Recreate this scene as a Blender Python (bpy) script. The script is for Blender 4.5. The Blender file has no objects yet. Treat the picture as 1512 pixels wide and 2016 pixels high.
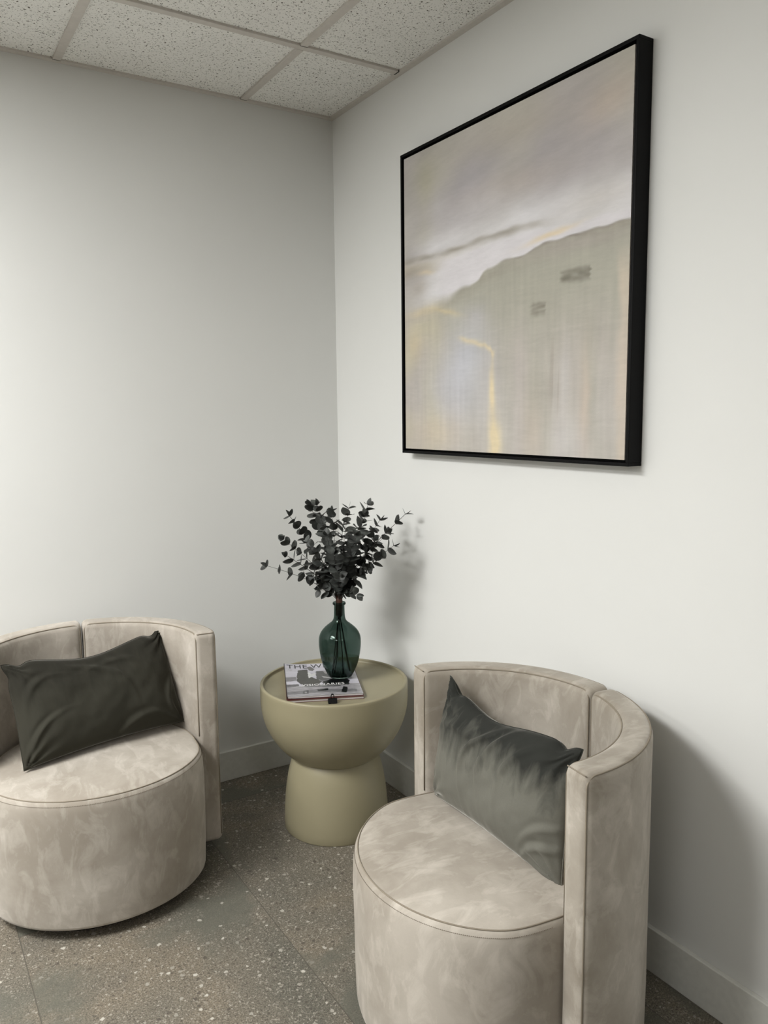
import bpy, bmesh, math, random
from mathutils import Vector, Matrix, noise, Euler

# ------------------------------------------------------------ camera
D = bpy.data
COL = bpy.context.scene.collection
SC = bpy.context.scene
cam_d = D.cameras.new('camera')
cam = D.objects.new('camera', cam_d)
COL.objects.link(cam)
cam.location = (-1.5020, -2.7308, 1.3560)
cam.rotation_euler = (1.4492, 0.0104, -0.5611)
cam_d.sensor_fit = 'VERTICAL'
cam_d.sensor_height = 24.0
cam_d.sensor_width = 18.0
cam_d.lens = 1561.07 / 2016.0 * 24.0
cam_d.clip_start = 0.02
SC.camera = cam
# ------------------------------------------------------------ exposure
SC.view_settings.view_transform = 'Standard'
SC.view_settings.look = 'None'
SC.view_settings.exposure = 0.07
SC.view_settings.gamma = 1.0
SC.view_settings.use_curve_mapping = False
# ------------------------------------------------------------ world
wd = D.worlds.new('world')
SC.world = wd
wd.use_nodes = True
wd.node_tree.nodes['Background'].inputs[0].default_value = (0.8, 0.85, 0.9, 1)
wd.node_tree.nodes['Background'].inputs[1].default_value = 0.05

ROOM_H = 2.448
XL, YB = -5.2, -5.6           # far ends of the room
# lamps in the ceiling: (x centre, y centre, size x, size y, watts)
LAMPS = [(-2.495, -1.085, 0.57, 1.18, 78),
         (-3.715, -3.523, 0.57, 1.18, 18),
         (-3.715, -1.085, 0.57, 1.18, 36),
         (-1.276, -4.742, 0.57, 1.18, 2)]
LAMP_COL = (1.0, 0.994, 0.975)


# ------------------------------------------------------------ helpers
def link(o, parent=None):
    COL.objects.link(o)
    if parent is not None:
        o.parent = parent
    return o


def empty(name, label, cat, loc=(0, 0, 0), rz=0.0, group=None):
    o = D.objects.new(name, None)
    o.empty_display_size = 0.05
    o.location = loc
    o.rotation_euler = (0, 0, rz)
    o['label'] = label
    o['category'] = cat
    if group:
        o['group'] = group
    return link(o)


def tag(o, label, cat, group=None):
    o['label'] = label
    o['category'] = cat
    if group:
        o['group'] = group
    return o


def build(name, bm, mat, parent=None, smooth=False, kind=None):
    me = D.meshes.new(name)
    bm.normal_update()
    bm.to_mesh(me)
    bm.free()
    if smooth:
        me.polygons.foreach_set('use_smooth', [True] * len(me.polygons))
    if mat is not None:
        me.materials.append(mat)
    o = D.objects.new(name, me)
    if kind:
        o['kind'] = kind
    return link(o, parent)


def box(bm, x0, x1, y0, y1, z0, z1, bevel=0.0, seg=2):
    vs = [bm.verts.new((x, y, z)) for z in (z0, z1) for y in (y0, y1) for x in (x0, x1)]
    fs = [bm.faces.new([vs[i] for i in f]) for f in
          ((0, 2, 3, 1), (4, 5, 7, 6), (0, 1, 5, 4), (2, 6, 7, 3), (0, 4, 6, 2), (1, 3, 7, 5))]
    if bevel > 0:
        es = list({e for f in fs for e in f.edges})
        bmesh.ops.bevel(bm, geom=es, offset=bevel, segments=seg, profile=0.5, affect='EDGES')
    return bm


def lathe(bm, prof, n=96, cx=0, cy=0, cap0=True, cap1=True):
    rings = []
    for r, z in prof:
        rings.append([bm.verts.new((cx + r * math.cos(2 * math.pi * i / n), cy + r * math.sin(2 * math.pi * i / n), z))
                      for i in range(n)])
    for a, b in zip(rings, rings[1:]):
        for i in range(n):
            j = (i + 1) % n
            bm.faces.new((a[i], a[j], b[j], b[i]))
    if cap0:
        bm.faces.new(list(reversed(rings[0])))
    if cap1:
        bm.faces.new(rings[-1])
    return bm


def tube(bm, pts, r, seg=6, closed=False, taper=None):
    pts = [Vector(p) for p in pts]
    n = len(pts)
    rings = []
    up = None
    for i, p in enumerate(pts):
        if closed:
            t = pts[(i + 1) % n] - pts[i - 1]
        else:
            t = pts[min(i + 1, n - 1)] - pts[max(i - 1, 0)]
        t.normalize()
        if up is None:
            up = Vector((0, 0, 1)) if abs(t.z) < 0.9 else Vector((1, 0, 0))
        a = t.cross(up)
        if a.length < 1e-6:
            a = t.cross(Vector((0, 1, 0)))
        a.normalize()
        b = a.cross(t).normalized()
        up = b
        rr = r if taper is None else r * (1 - (1 - taper) * i / (n - 1))
        rings.append([bm.verts.new(p + a * rr * math.cos(2 * math.pi * k / seg) + b * rr * math.sin(2 * math.pi * k / seg))
                      for k in range(seg)])
    m = n if closed else n - 1
    for i in range(m):
        A, B = rings[i], rings[(i + 1) % n]
        for k in range(seg):
            l = (k + 1) % seg
            bm.faces.new((A[k], A[l], B[l], B[k]))
    if not closed:
        bm.faces.new(list(reversed(rings[0])))
        bm.faces.new(rings[-1])
    return bm


def smstep(a, b, x):
    t = max(0.0, min(1.0, (x - a) / (b - a)))
    return t * t * (3 - 2 * t)


def s2l(c):
    return tuple(((v / 255) / 12.92 if v / 255 <= 0.04045 else (((v / 255) + 0.055) / 1.055) ** 2.4) for v in c)


# ------------------------------------------------------------ materials
class NT:
    def __init__(self, name):
        self.m = D.materials.new(name)
        self.m.use_nodes = True
        self.t = self.m.node_tree
        self.b = self.t.nodes['Principled BSDF']

    def n(self, typ, **kw):
        nd = self.t.nodes.new(typ)
        for k, v in kw.items():
            if k in nd.bl_rna.properties:
                setattr(nd, k, v)
            else:
                nd.inputs[k].default_value = v
        return nd

    def l(self, a, b):
        self.t.links.new(a, b)

    def tex(self, kind='Object', scale=(1, 1, 1)):
        tc = self.n('ShaderNodeTexCoord')
        mp = self.n('ShaderNodeMapping')
        mp.inputs['Scale'].default_value = scale
        self.l(tc.outputs[kind], mp.inputs['Vector'])
        return mp.outputs['Vector']

    def noise(self, vec, scale, detail=3, rough=0.5, dist=0.0):
        nd = self.n('ShaderNodeTexNoise')
        nd.inputs['Scale'].default_value = scale
        nd.inputs['Detail'].default_value = detail
        nd.inputs['Roughness'].default_value = rough
        nd.inputs['Distortion'].default_value = dist
        self.l(vec, nd.inputs['Vector'])
        return nd.outputs['Fac']

    def ramp(self, fac, stops, interp='LINEAR'):
        r = self.n('ShaderNodeValToRGB')
        r.color_ramp.interpolation = interp
        el = r.color_ramp.elements
        while len(el) < len(stops):
            el.new(0.5)
        for e, (p, c) in zip(el, stops):
            e.position = p
            if not isinstance(c, (tuple, list)):
                c = (c, c, c)
            e.color = (*c[:3], 1)
        self.l(fac, r.inputs['Fac'])
        return r.outputs['Color']

    def mix(self, fac, a, b, mode='MIX'):
        nd = self.n('ShaderNodeMix', data_type='RGBA', blend_type=mode)
        for sock, v in ((nd.inputs[0], fac), (nd.inputs[6], a), (nd.inputs[7], b)):
            if isinstance(v, (int, float)):
                sock.default_value = v
            elif isinstance(v, (tuple, list)):
                sock.default_value = (*v[:3], 1)
            else:
                self.l(v, sock)
        return nd.outputs[2]

    def math(self, op, a, b=0.0, c=None):
        nd = self.n('ShaderNodeMath', operation=op)
        for i, v in enumerate((a, b) if c is None else (a, b, c)):
            if isinstance(v, (int, float)):
                nd.inputs[i].default_value = v
            else:
                self.l(v, nd.inputs[i])
        return nd.outputs[0]

    def bump(self, h, strength=0.3, dist=0.002):
        nd = self.n('ShaderNodeBump')
        nd.inputs['Strength'].default_value = strength
        nd.inputs['Distance'].default_value = dist
        self.l(h, nd.inputs['Height'])
        self.l(nd.outputs['Normal'], self.b.inputs['Normal'])

    def base(self, c, rough=0.6, metal=0.0, spec=0.5):
        if isinstance(c, (tuple, list)):
            self.b.inputs['Base Color'].default_value = (*c[:3], 1)
        else:
            self.l(c, self.b.inputs['Base Color'])
        if isinstance(rough, (int, float)):
            self.b.inputs['Roughness'].default_value = rough
        else:
            self.l(rough, self.b.inputs['Roughness'])
        self.b.inputs['Metallic'].default_value = metal
        self.b.inputs['Specular IOR Level'].default_value = spec
        return self


def plain(name, rgb, rough=0.6, metal=0.0, spec=0.5, nscale=60, namp=0.04):
    """painted / moulded material with a faint uneven tone"""
    t = NT(name)
    v = t.tex()
    f = t.noise(v, nscale, 3)
    c = s2l(rgb)
    lo = tuple(x * (1 - namp) for x in c)
    hi = tuple(min(1, x * (1 + namp)) for x in c)
    t.base(t.ramp(f, [(0.3, lo), (0.7, hi)]), rough, metal, spec)
    return t.m


def mat_wall():
    t = NT('wall_paint')
    v = t.tex()
    f = t.noise(v, 2.0, 3)
    t.base(t.ramp(f, [(0.3, (0.755, 0.760, 0.742)), (0.7, (0.775, 0.780, 0.762))]), 0.55, 0, 0.25)
    g = t.noise(v, 260, 2)
    t.bump(g, 0.06, 0.001)
    return t.m


def mat_ceiling():
    t = NT('mineral_fibre_tile')
    v = t.tex()
    big = t.noise(v, 5, 3)
    basec = t.ramp(big, [(0.3, (0.83, 0.825, 0.79)), (0.7, (0.88, 0.875, 0.84))])
    # short worm-like fissures
    d = t.noise(v, 38, 2, 0.5, 0.0)
    w = t.n('ShaderNodeTexNoise')
    w.inputs['Scale'].default_value = 95
    w.inputs['Detail'].default_value = 1.5
    w.inputs['Distortion'].default_value = 1.2
    t.l(v, w.inputs['Vector'])
    a = t.math('ABSOLUTE', t.math('SUBTRACT', w.outputs['Fac'], 0.5))
    line = t.math('LESS_THAN', a, 0.011)
    gate = t.math('GREATER_THAN', t.noise(v, 120, 1), 0.545)
    fis = t.math('MULTIPLY', line, gate)
    p = t.math('LESS_THAN', t.noise(v, 170, 1, 0.5, 0.6), 0.335)
    f = t.math('MAXIMUM', fis, p)
    t.base(t.mix(f, basec, (0.13, 0.12, 0.10)), 0.9, 0, 0.1)
    t.bump(t.math('MULTIPLY', f, -1.0), 0.5, 0.002)
    return t.m


def mat_floor():
    t = NT('stone_look_tile')
    v = t.tex()
    sep = t.n('ShaderNodeSeparateXYZ')
    t.l(v, sep.inputs[0])
    # tile cells, 0.59 wide along x and 1.2 long along y, staggered by a third
    X = t.math('DIVIDE', t.math('ADD', sep.outputs[0], 0.112), 0.5925)
    colid = t.math('FLOOR', X)
    stag = t.math('MULTIPLY', t.math('ADD', colid, 1.0), -0.3333)
    Y = t.math('ADD', t.math('DIVIDE', t.math('ADD', sep.outputs[1], 0.17), 1.2), stag)
    fx = t.math('FRACT', X)
    fy = t.math('FRACT', Y)
    dx = t.math('MULTIPLY', t.math('MINIMUM', fx, t.math('SUBTRACT', 1.0, fx)), 0.5925)
    dy = t.math('MULTIPLY', t.math('MINIMUM', fy, t.math('SUBTRACT', 1.0, fy)), 1.2)
    dmin = t.math('MINIMUM', dx, dy)
    grout = t.math('LESS_THAN', dmin, 0.0013)
    cell = t.n('ShaderNodeCombineXYZ')
    t.l(colid, cell.inputs[0])
    t.l(t.math('FLOOR', Y), cell.inputs[1])
    # shift the texture for each tile
    off = t.n('ShaderNodeVectorMath', operation='MULTIPLY_ADD')
    t.l(cell.outputs[0], off.inputs[0])
    off.inputs[1].default_value = (3.7, 5.3, 2.1)
    t.l(v, off.inputs[2])
    o = off.outputs[0]
    big = t.noise(o, 2.4, 4, 0.55, 0.3)
    mid = t.noise(o, 9, 4, 0.6)
    fine = t.noise(o, 260, 3, 0.75)
    col = t.ramp(big, [(0.34, s2l((98, 95, 86))), (0.48, s2l((112, 106, 95))), (0.60, s2l((121, 112, 98))), (0.7, s2l((108, 102, 92)))])
    col = t.mix(t.math('MULTIPLY', mid, 0.35), col, s2l((94, 91, 83)))
    # smooth slate-like patches carry few chips
    patch = t.ramp(t.noise(o, 2.6, 4, 0.55, 0.5), [(0.50, 0.0), (0.59, 1.0)])
    smooth_c = t.mix(t.noise(o, 30, 4), s2l((88, 88, 80)), s2l((106, 104, 94)))
    grain = t.ramp(fine, [(0.32, 0.35), (0.5, 1.0), (0.68, 1.75)])
    sgrain = t.ramp(fine, [(0.32, 0.8), (0.5, 1.0), (0.7, 1.22)])
    smooth_c = t.mix(1.0, smooth_c, sgrain, 'MULTIPLY')
    rough_c = t.mix(1.0, col, grain, 'MULTIPLY')
    # stone chips: cells of a warped voronoi, each with its own size
    wn = t.n('ShaderNodeTexNoise')
    wn.inputs['Scale'].default_value = 120
    t.l(o, wn.inputs['Vector'])
    wv = t.n('ShaderNodeVectorMath', operation='MULTIPLY_ADD')
    t.l(wn.outputs['Color'], wv.inputs[0])
    wv.inputs[1].default_value = (0.011, 0.011, 0.0)
    t.l(o, wv.inputs[2])

    def chips(scale, lo, thr, size):
        vo = t.n('ShaderNodeTexVoronoi')
        vo.inputs['Scale'].default_value = scale
        t.l(wv.outputs[0], vo.inputs['Vector'])
        cs = t.n('ShaderNodeSeparateColor')
        t.l(vo.outputs['Color'], cs.inputs[0])
        lim = t.math('MULTIPLY', cs.outputs[2], size)
        inside = t.math('LESS_THAN', vo.outputs['Distance'], lim)
        hi = t.math('MULTIPLY', inside, t.math('GREATER_THAN', cs.outputs[0], thr))
        lw = t.math('MULTIPLY', inside, t.math('LESS_THAN', cs.outputs[0], lo))
        return hi, lw, cs.outputs[1]

    h1, l1, r1 = chips(75, 0.10, 0.86, 0.42)
    h2, l2, r2 = chips(170, 0.22, 0.66, 0.5)
    h3, l3, r3 = chips(330, 0.25, 0.70, 0.6)
    rough_c = t.mix(t.math('MULTIPLY', h3, 0.5), rough_c, s2l((170, 165, 154)))
    rough_c = t.mix(t.math('MULTIPLY', l3, 0.5), rough_c, s2l((62, 59, 53)))
    rough_c = t.mix(t.math('MULTIPLY', h2, 0.65), rough_c, t.mix(r2, s2l((148, 142, 130)), s2l((182, 177, 166))))
    rough_c = t.mix(t.math('MULTIPLY', l2, 0.65), rough_c, s2l((70, 64, 57)))
    rough_c = t.mix(t.math('MULTIPLY', h1, 0.85), rough_c, t.mix(r1, s2l((146, 142, 132)), s2l((204, 199, 188))))
    rough_c = t.mix(t.math('MULTIPLY', l1, 0.7), rough_c, s2l((72, 66, 60)))
    col = t.mix(t.math('MULTIPLY', patch, 0.88), rough_c, smooth_c)
    odd = t.math('MULTIPLY', h1, t.math('GREATER_THAN', r1, 0.72))
    col = t.mix(t.math('MULTIPLY', odd, 0.7), col, s2l((184, 180, 170)))
    col = t.mix(grout, col, s2l((84, 80, 72)))
    t.base(col, t.math('ADD', t.math('MULTIPLY', mid, 0.2), 0.42), 0, 0.35)
    h = t.math('ADD', t.math('MULTIPLY', fine, 0.35), t.math('MULTIPLY', grout, -1.0))
    t.bump(h, 0.25, 0.0012)
    return t.m


def mat_suede(name, light=(208, 201, 192), dark=(148, 140, 129), seed=0.0):
    t = NT(name)
    v0 = t.tex()
    sh = t.n('ShaderNodeVectorMath', operation='ADD')
    sh.inputs[1].default_value = (seed, seed * 1.7, seed * 0.6)
    t.l(v0, sh.inputs[0])
    v = sh.outputs[0]
    a = t.noise(v, 4.2, 6, 0.62, 0.3)
    mp = t.n('ShaderNodeMapping')
    mp.inputs['Scale'].default_value = (1.5, 0.7, 0.7)
    mp.inputs['Rotation'].default_value = (0.6, 0.5, 0.9)
    t.l(v, mp.inputs['Vector'])
    b = t.noise(mp.outputs[0], 15, 5, 0.62, 0.7)
    fine = t.noise(v, 420, 2)
    fa = t.ramp(a, [(0.36, 0.05), (0.50, 0.40), (0.64, 0.85)])
    fb = t.ramp(b, [(0.50, 0.0), (0.56, 0.45), (0.68, 1.0)])
    f = t.math('ADD', t.math('MULTIPLY', fa, 0.66), t.math('MULTIPLY', fb, 0.32))
    col = t.mix(f, s2l(dark), s2l(light))
    col = t.mix(t.math('MULTIPLY', fine, 0.18), col, s2l((150, 140, 122)))
    t.base(col, 0.82, 0, 0.18)
    t.b.inputs['Sheen Weight'].default_value = 0.35
    t.b.inputs['Sheen Roughness'].default_value = 0.45
    t.b.inputs['Sheen Tint'].default_value = (1, 0.97, 0.92, 1)
    t.bump(t.math('ADD', t.math('MULTIPLY', b, 0.6), t.math('MULTIPLY', fine, 0.05)), 0.25, 0.004)
    return t.m


def mat_velvet(name, dark, light, zlo, zhi, seed=0.0):
    """pile brushed one way above a wavering line and the other way below it"""
    t = NT(name)
    v = t.tex()
    sh = t.n('ShaderNodeVectorMath', operation='ADD')
    sh.inputs[1].default_value = (seed, seed, seed)
    t.l(v, sh.inputs[0])
    sep = t.n('ShaderNodeSeparateXYZ')
    t.l(v, sep.inputs[0])
    mp = t.n('ShaderNodeMapping')
    mp.inputs['Scale'].default_value = (3.0, 1, 0.8)
    t.l(sh.outputs[0], mp.inputs['Vector'])
    st = t.noise(mp.outputs[0], 11, 4, 0.6, 0.8)
    lo = t.noise(sh.outputs[0], 5, 2)
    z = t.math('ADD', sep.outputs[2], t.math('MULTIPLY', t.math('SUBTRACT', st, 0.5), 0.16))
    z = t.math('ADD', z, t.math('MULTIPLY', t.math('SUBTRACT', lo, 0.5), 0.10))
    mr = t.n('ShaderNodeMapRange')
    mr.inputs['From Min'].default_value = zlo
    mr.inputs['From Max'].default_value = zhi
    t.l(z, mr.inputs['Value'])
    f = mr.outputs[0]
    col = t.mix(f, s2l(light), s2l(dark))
    fine = t.noise(v, 300, 2)
    col = t.mix(t.math('MULTIPLY', fine, 0.15), col, tuple(x * 0.6 for x in s2l(dark)))
    t.base(col, 0.85, 0, 0.05)
    t.b.inputs['Sheen Weight'].default_value = 0.5
    t.b.inputs['Sheen Roughness'].default_value = 0.28
    t.b.inputs['Sheen Tint'].default_value = (0.95, 0.93, 0.86, 1)
    t.bump(st, 0.2, 0.004)
    return t.m


def mat_attr(name, rough=0.6, spec=0.3, weave=0.0, spots=0.0):
    """colour painted onto the mesh with brush grain on top"""
    t = NT(name)
    at = t.n('ShaderNodeAttribute')
    at.attribute_name = 'paint'
    v = t.tex()
    mp = t.n('ShaderNodeMapping')
    mp.inputs['Scale'].default_value = (1, 1, 5)
    t.l(v, mp.inputs['Vector'])
    f = t.noise(mp.outputs[0], 30, 4, 0.65)
    g = t.ramp(f, [(0.3, 1 - spots), (0.7, 1 + spots)])
    c = t.mix(1.0, at.outputs['Color'], g, 'MULTIPLY')
    t.base(c, rough, 0, spec)
    if weave > 0:
        t.bump(t.noise(v, 500, 2), weave, 0.0008)
    return t.m


def mat_glass():
    t = NT('green_glass')
    t.t.nodes.remove(t.b)
    g = t.n('ShaderNodeBsdfGlass')
    g.inputs['Roughness'].default_value = 0.0
    g.inputs['IOR'].default_value = 1.47
    v = t.tex()
    c = t.ramp(t.noise(v, 6, 2), [(0.3, (0.47, 0.54, 0.515)), (0.7, (0.49, 0.565, 0.54))])
    t.l(c, g.inputs['Color'])
    out = t.t.nodes['Material Output']
    t.l(g.outputs[0], out.inputs['Surface'])
    return t.m


def mat_leaf():
    t = NT('eucalyptus_leaf')
    oi = t.n('ShaderNodeObjectInfo')
    v = t.tex()
    f = t.noise(v, 28, 3)
    f2 = t.noise(v, 240, 3, 0.6, 1.5)
    c = t.ramp(f, [(0.36, s2l((26, 28, 26))), (0.5, s2l((44, 46, 44))), (0.64, s2l((84, 88, 85)))])
    c = t.mix(t.math('MULTIPLY', f2, 0.28), c, s2l((104, 107, 103)))
    t.base(c, 0.5, 0, 0.4)
    t.bump(f2, 0.15, 0.001)
    return t.m


def mat_emit(name, col, strength):
    t = NT(name)
    t.base((0.9, 0.9, 0.88), 0.5)
    t.b.inputs['Emission Color'].default_value = (*col, 1)
    t.b.inputs['Emission Strength'].default_value = strength
    return t.m


M_WALL = mat_wall()
M_WALL2 = plain('far_wall_bounce_cut_grey', (124, 122, 118), 0.6)  # unseen left wall, greyed to hold down bounce light
M_WALL3 = plain('front_wall_bounce_cut_dark', (92, 90, 86), 0.6)  # unseen wall behind the camera, darkened to cut the fill light
M_CEIL = mat_ceiling()
M_FLOOR = mat_floor()
M_TRIM = plain('white_trim_paint', (222, 222, 216), 0.42, 0, 0.35)
M_GRID = plain('ceiling_grid_metal', (202, 197, 190), 0.5, 0, 0.35)
M_GAP = plain('dark_gap', (24, 22, 20), 0.9)
M_SUEDE = mat_suede('beige_suede')
M_SEAT = mat_suede('beige_suede_seat', (208, 202, 193), (150, 142, 131), 4.3)
M_PIPE = plain('beige_welt', (140, 131, 117), 0.75, 0, 0.15)
M_STITCH = plain('stitch_thread', (112, 102, 88), 0.8)
M_BLACK = plain('black_plastic', (6, 6, 7), 0.6, 0, 0.2)
M_FRAME = plain('black_frame_lacquer', (3, 3, 4), 0.45, 0, 0.12)
M_TABLE = plain('sage_lacquer', (150, 143, 117), 0.42, 0, 0.4, 9, 0.015)
M_GLASS = mat_glass()
M_LEAF = mat_leaf()
M_STEM = plain('dark_stem', (40, 34, 30), 0.6)
M_TAPE = plain('brown_stem_wrap', (74, 40, 26), 0.6)
M_ART = mat_attr('painted_canvas', 0.62, 0.2, 0.25, 0.035)
M_COVER = mat_attr('printed_cover', 0.28, 0.5, 0.0, 0.0)
M_PAPER = plain('paper_edge', (205, 200, 198), 0.7)
M_REDC = plain('dark_red_cover', (84, 46, 42), 0.4)
M_INK = plain('black_ink', (22, 21, 24), 0.4)
M_WINK = plain('white_ink', (236, 236, 236), 0.4)
M_DIFF = mat_emit('lamp_diffuser', LAMP_COL, 6.0)
M_LAMPFR = plain('lamp_frame_white', (225, 225, 220), 0.5)


# ------------------------------------------------------------ the room
def structure(name, bm, mat, smooth=False, parent=None):
    return build(name, bm, mat, parent, smooth, 'structure' if parent is None else None)


bm = bmesh.new(); box(bm, XL, 0.0, YB, 0.0, -0.06, 0.0)
structure('floor', bm, M_FLOOR)
bm = bmesh.new(); box(bm, XL - 0.1, 0.1, 0.0, 0.1, -0.06, ROOM_H + 0.06)
structure('wall_back', bm, M_WALL)
bm = bmesh.new(); box(bm, 0.0, 0.1, YB - 0.1, 0.0, -0.06, ROOM_H + 0.06)
structure('wall_right', bm, M_WALL)
bm = bmesh.new(); box(bm, XL - 0.1, XL, YB - 0.1, 0.0, -0.06, ROOM_H + 0.06)
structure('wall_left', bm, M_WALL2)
bm = bmesh.new(); box(bm, XL, 0.0, YB - 0.1, YB, -0.06, ROOM_H + 0.06)
structure('wall_front', bm, M_WALL3)

GX0, GSTEP = -0.3604, 0.6096
GY0 = -0.4754
gx = [GX0 - GSTEP * k for k in range(8) if GX0 - GSTEP * k > XL]
gy = [GY0 - 1.2192 * k for k in range(5) if GY0 - 1.2192 * k > YB]


def in_lamp(x, y):
    return any(abs(x - l[0]) < l[2] / 2 + 0.01 and abs(y - l[1]) < l[3] / 2 + 0.01 for l in LAMPS)


bm = bmesh.new(); box(bm, XL, 0.0, YB, 0.0, ROOM_H + 0.004, ROOM_H + 0.06)
structure('ceiling', bm, M_CEIL)
ti = 1


def trim(bm, mat=M_GRID, name=None):
    global ti
    o = structure(name or 'trim_%d' % ti, bm, mat)
    if name is None:
        ti += 1
    return o


HW = 0.012
for x in gx:      # bars running towards the camera
    ys = [0.0 - 0.021] + gy + [YB + 0.021]
    for a, b in zip(ys, ys[1:]):
        if any(abs(x - l[0]) < l[2] / 2 and a < l[1] + 0.3 and b > l[1] - 0.3 for l in LAMPS):
            continue
        bm = bmesh.new()
        box(bm, x - HW, x + HW, b + (HW + .0015 if b in gy else 0.0015), a - (HW + .0015 if a in gy else 0.0015), ROOM_H - 0.003, ROOM_H + 0.012, 0.0008, 1)
        o = trim(bm)
        if x > -1.1 and a > -1.0:
            g = bmesh.new()
            yy = a - (HW + 0.0005 if a in gy else 0.0005)
            box(g, x - HW, x + HW, yy - 0.0016, yy, ROOM_H - 0.0036, ROOM_H + 0.002)
            build('joint_gap', g, M_GAP, o)
for y in gy:      # bars parallel to the back wall
    bm = bmesh.new(); box(bm, XL + 0.021, -0.024, y - HW, y + HW, ROOM_H - 0.003, ROOM_H + 0.012, 0.0008, 1)
    o = trim(bm)
    if y > -1.0:
        g = bmesh.new(); box(g, -0.0242, -0.0212, y - HW, y + HW + 0.002, ROOM_H - 0.0036, ROOM_H + 0.003)
        build('joint_gap', g, M_GAP, o)
# wall angle all round
for x0, x1, y0, y1 in ((XL, 0, -0.021, 0), (-0.021, 0, YB, -0.021), (XL, XL + 0.021, YB, -0.021), (XL, 0, YB, YB + 0.021)):
    bm = bmesh.new(); box(bm, x0, x1, y0, y1, ROOM_H - 0.002, ROOM_H + 0.004)
    trim(bm)


def baseboard(name, x0, x1, y0, y1):
    bm = bmesh.new(); box(bm, x0, x1, y0, y1, 0.0, 0.1126, 0.002, 2)
    structure(name, bm, M_TRIM)


baseboard('baseboard_back', XL, 0.0, -0.014, 0.0)
baseboard('baseboard_right', -0.014, 0.0, YB, -0.0135)
baseboard('baseboard_left', XL, XL + 0.014, YB, -0.014)
baseboard('baseboard_front', XL, 0.0, YB, YB + 0.014)

# ceiling lamps (lay-in panels; they light the corner)
LAMP_LABELS = ['long flat ceiling light panel by the back wall, nearer the barrel chairs',
               'long flat ceiling light panel in the middle of the room, left of the camera',
               'long flat ceiling light panel by the back wall, nearest the left wall',
               'dimmer long ceiling light panel behind the camera, nearest the right wall']
for (lx, ly, sx, sy, w), lab in zip(LAMPS, LAMP_LABELS):
    t = empty('ceiling_light', lab, 'light', (lx, ly, ROOM_H), 0, 'ceiling light panels')
    hx, hy = sx / 2 + 0.018, sy / 2 + 0.018
    bm = bmesh.new()
    for a in ((-hx, hx, -hy, -hy + 0.02), (-hx, hx, hy - 0.02, hy), (-hx, -hx + 0.02, -hy + 0.02, hy - 0.02), (hx - 0.02, hx, -hy + 0.02, hy - 0.02)):
        box(bm, a[0], a[1], a[2], a[3], -0.008, 0.003)
    build('light_frame', bm, M_LAMPFR, t)
    bm = bmesh.new(); box(bm, -hx + 0.02, hx - 0.02, -hy + 0.02, hy - 0.02, -0.003, 0.003)
    build('diffuser', bm, M_DIFF, t)
    ld = D.lights.new('panel_lamp', 'AREA')
    ld.shape = 'RECTANGLE'; ld.size = sx - 0.04; ld.size_y = sy - 0.04
    ld.energy = w; ld.color = LAMP_COL
    lo = D.objects.new('panel_lamp', ld)
    link(lo, t); lo.location = (0, 0, -0.005)

# ------------------------------------------------------------ barrel chairs
RS, RI, RO, HS, HB = 0.304, 0.294, 0.362, 0.386, 0.709
TIP = math.radians(89.0)


def arc_pt(r, a, z):
    """angle a measured from the back (+Y), towards +X"""
    return Vector((r * math.sin(a), r * math.cos(a), z))


def seat_plan(n=120, inset=0.0):
    out = []
    for i in range(n):
        th = 2 * math.pi * i / n
        c, s = math.cos(th), math.sin(th)
        y = (0.281 if s <= 0 else RI - 0.004) * s
        p = Vector((c * (RI - 0.004 + (RS - RI + 0.004) * smstep(0.0, 0.13, -y)), y))
        l = p.length
        p = p * ((l - inset) / l)
        out.append(p)
    return out


def make_seat(parent, mat):
    bm = bmesh.new()
    n = 120
    # (inset from plan, z) from underneath, up the side, over the rim, to the crown
    prof = [(0.05, 0.034), (0.012, 0.034), (0.004, 0.037), (0.002, 0.045), (-0.0, 0.12), (-0.002, 0.22), (-0.003, 0.31), (-0.001, 0.355),
            (0.001, 0.372), (0.005, HS - 0.004), (0.010, HS), (0.020, HS + 0.002), (0.05, HS + 0.006),
            (0.10, HS + 0.011), (0.16, HS + 0.014), (0.22, HS + 0.016)]
    rings = []
    for ins, z in prof:
        ring = []
        for i, p in enumerate(seat_plan(n, ins)):
            w = 0.0
            if 0.06 < z < 0.34:
                w = 0.0025 * noise.noise(Vector((p.x * 9, p.y * 9, z * 7)))
            if z > HS:
                w = 0.0
            q = p * (1 + w / p.length)
            zz = z
            if z > HS + 0.003:
                zz += 0.004 * noise.noise(Vector((p.x * 6, p.y * 6, 3.3)))
            ring.append(bm.verts.new((q.x, q.y, zz)))
        rings.append(ring)
    for a, b in zip(rings, rings[1:]):
        for i in range(n):
            j = (i + 1) % n
            bm.faces.new((a[i], a[j], b[j], b[i]))
    bm.faces.new(list(reversed(rings[0])))
    c = bm.verts.new((0, 0, HS + 0.017))
    for i in range(n):
        bm.faces.new((rings[-1][i], rings[-1][(i + 1) % n], c))
    seat = build('seat', bm, mat, parent, True)
    bm = bmesh.new()
    tube(bm, [Vector((p.x, p.y, HS + 0.0005)) for p in seat_plan(240, 0.0095)], 0.0016, 6, closed=True)
    build('piping', bm, M_PIPE, seat, True)
    bm = bmesh.new()
    P = seat_plan(480, 0.0018)
    for i in range(242, 478, 1):
        p, q = P[i], P[(i + 1) % 480]
        m = p.lerp(q, 0.30); m2 = p.lerp(q, 0.75)
        if i % 1 == 0:
            tube(bm, [(m.x, m.y, HS - 0.0105), (m2.x, m2.y, HS - 0.0105)], 0.0008, 4)
    build('stitching', bm, M_STITCH, seat, False)
    return seat


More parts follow.
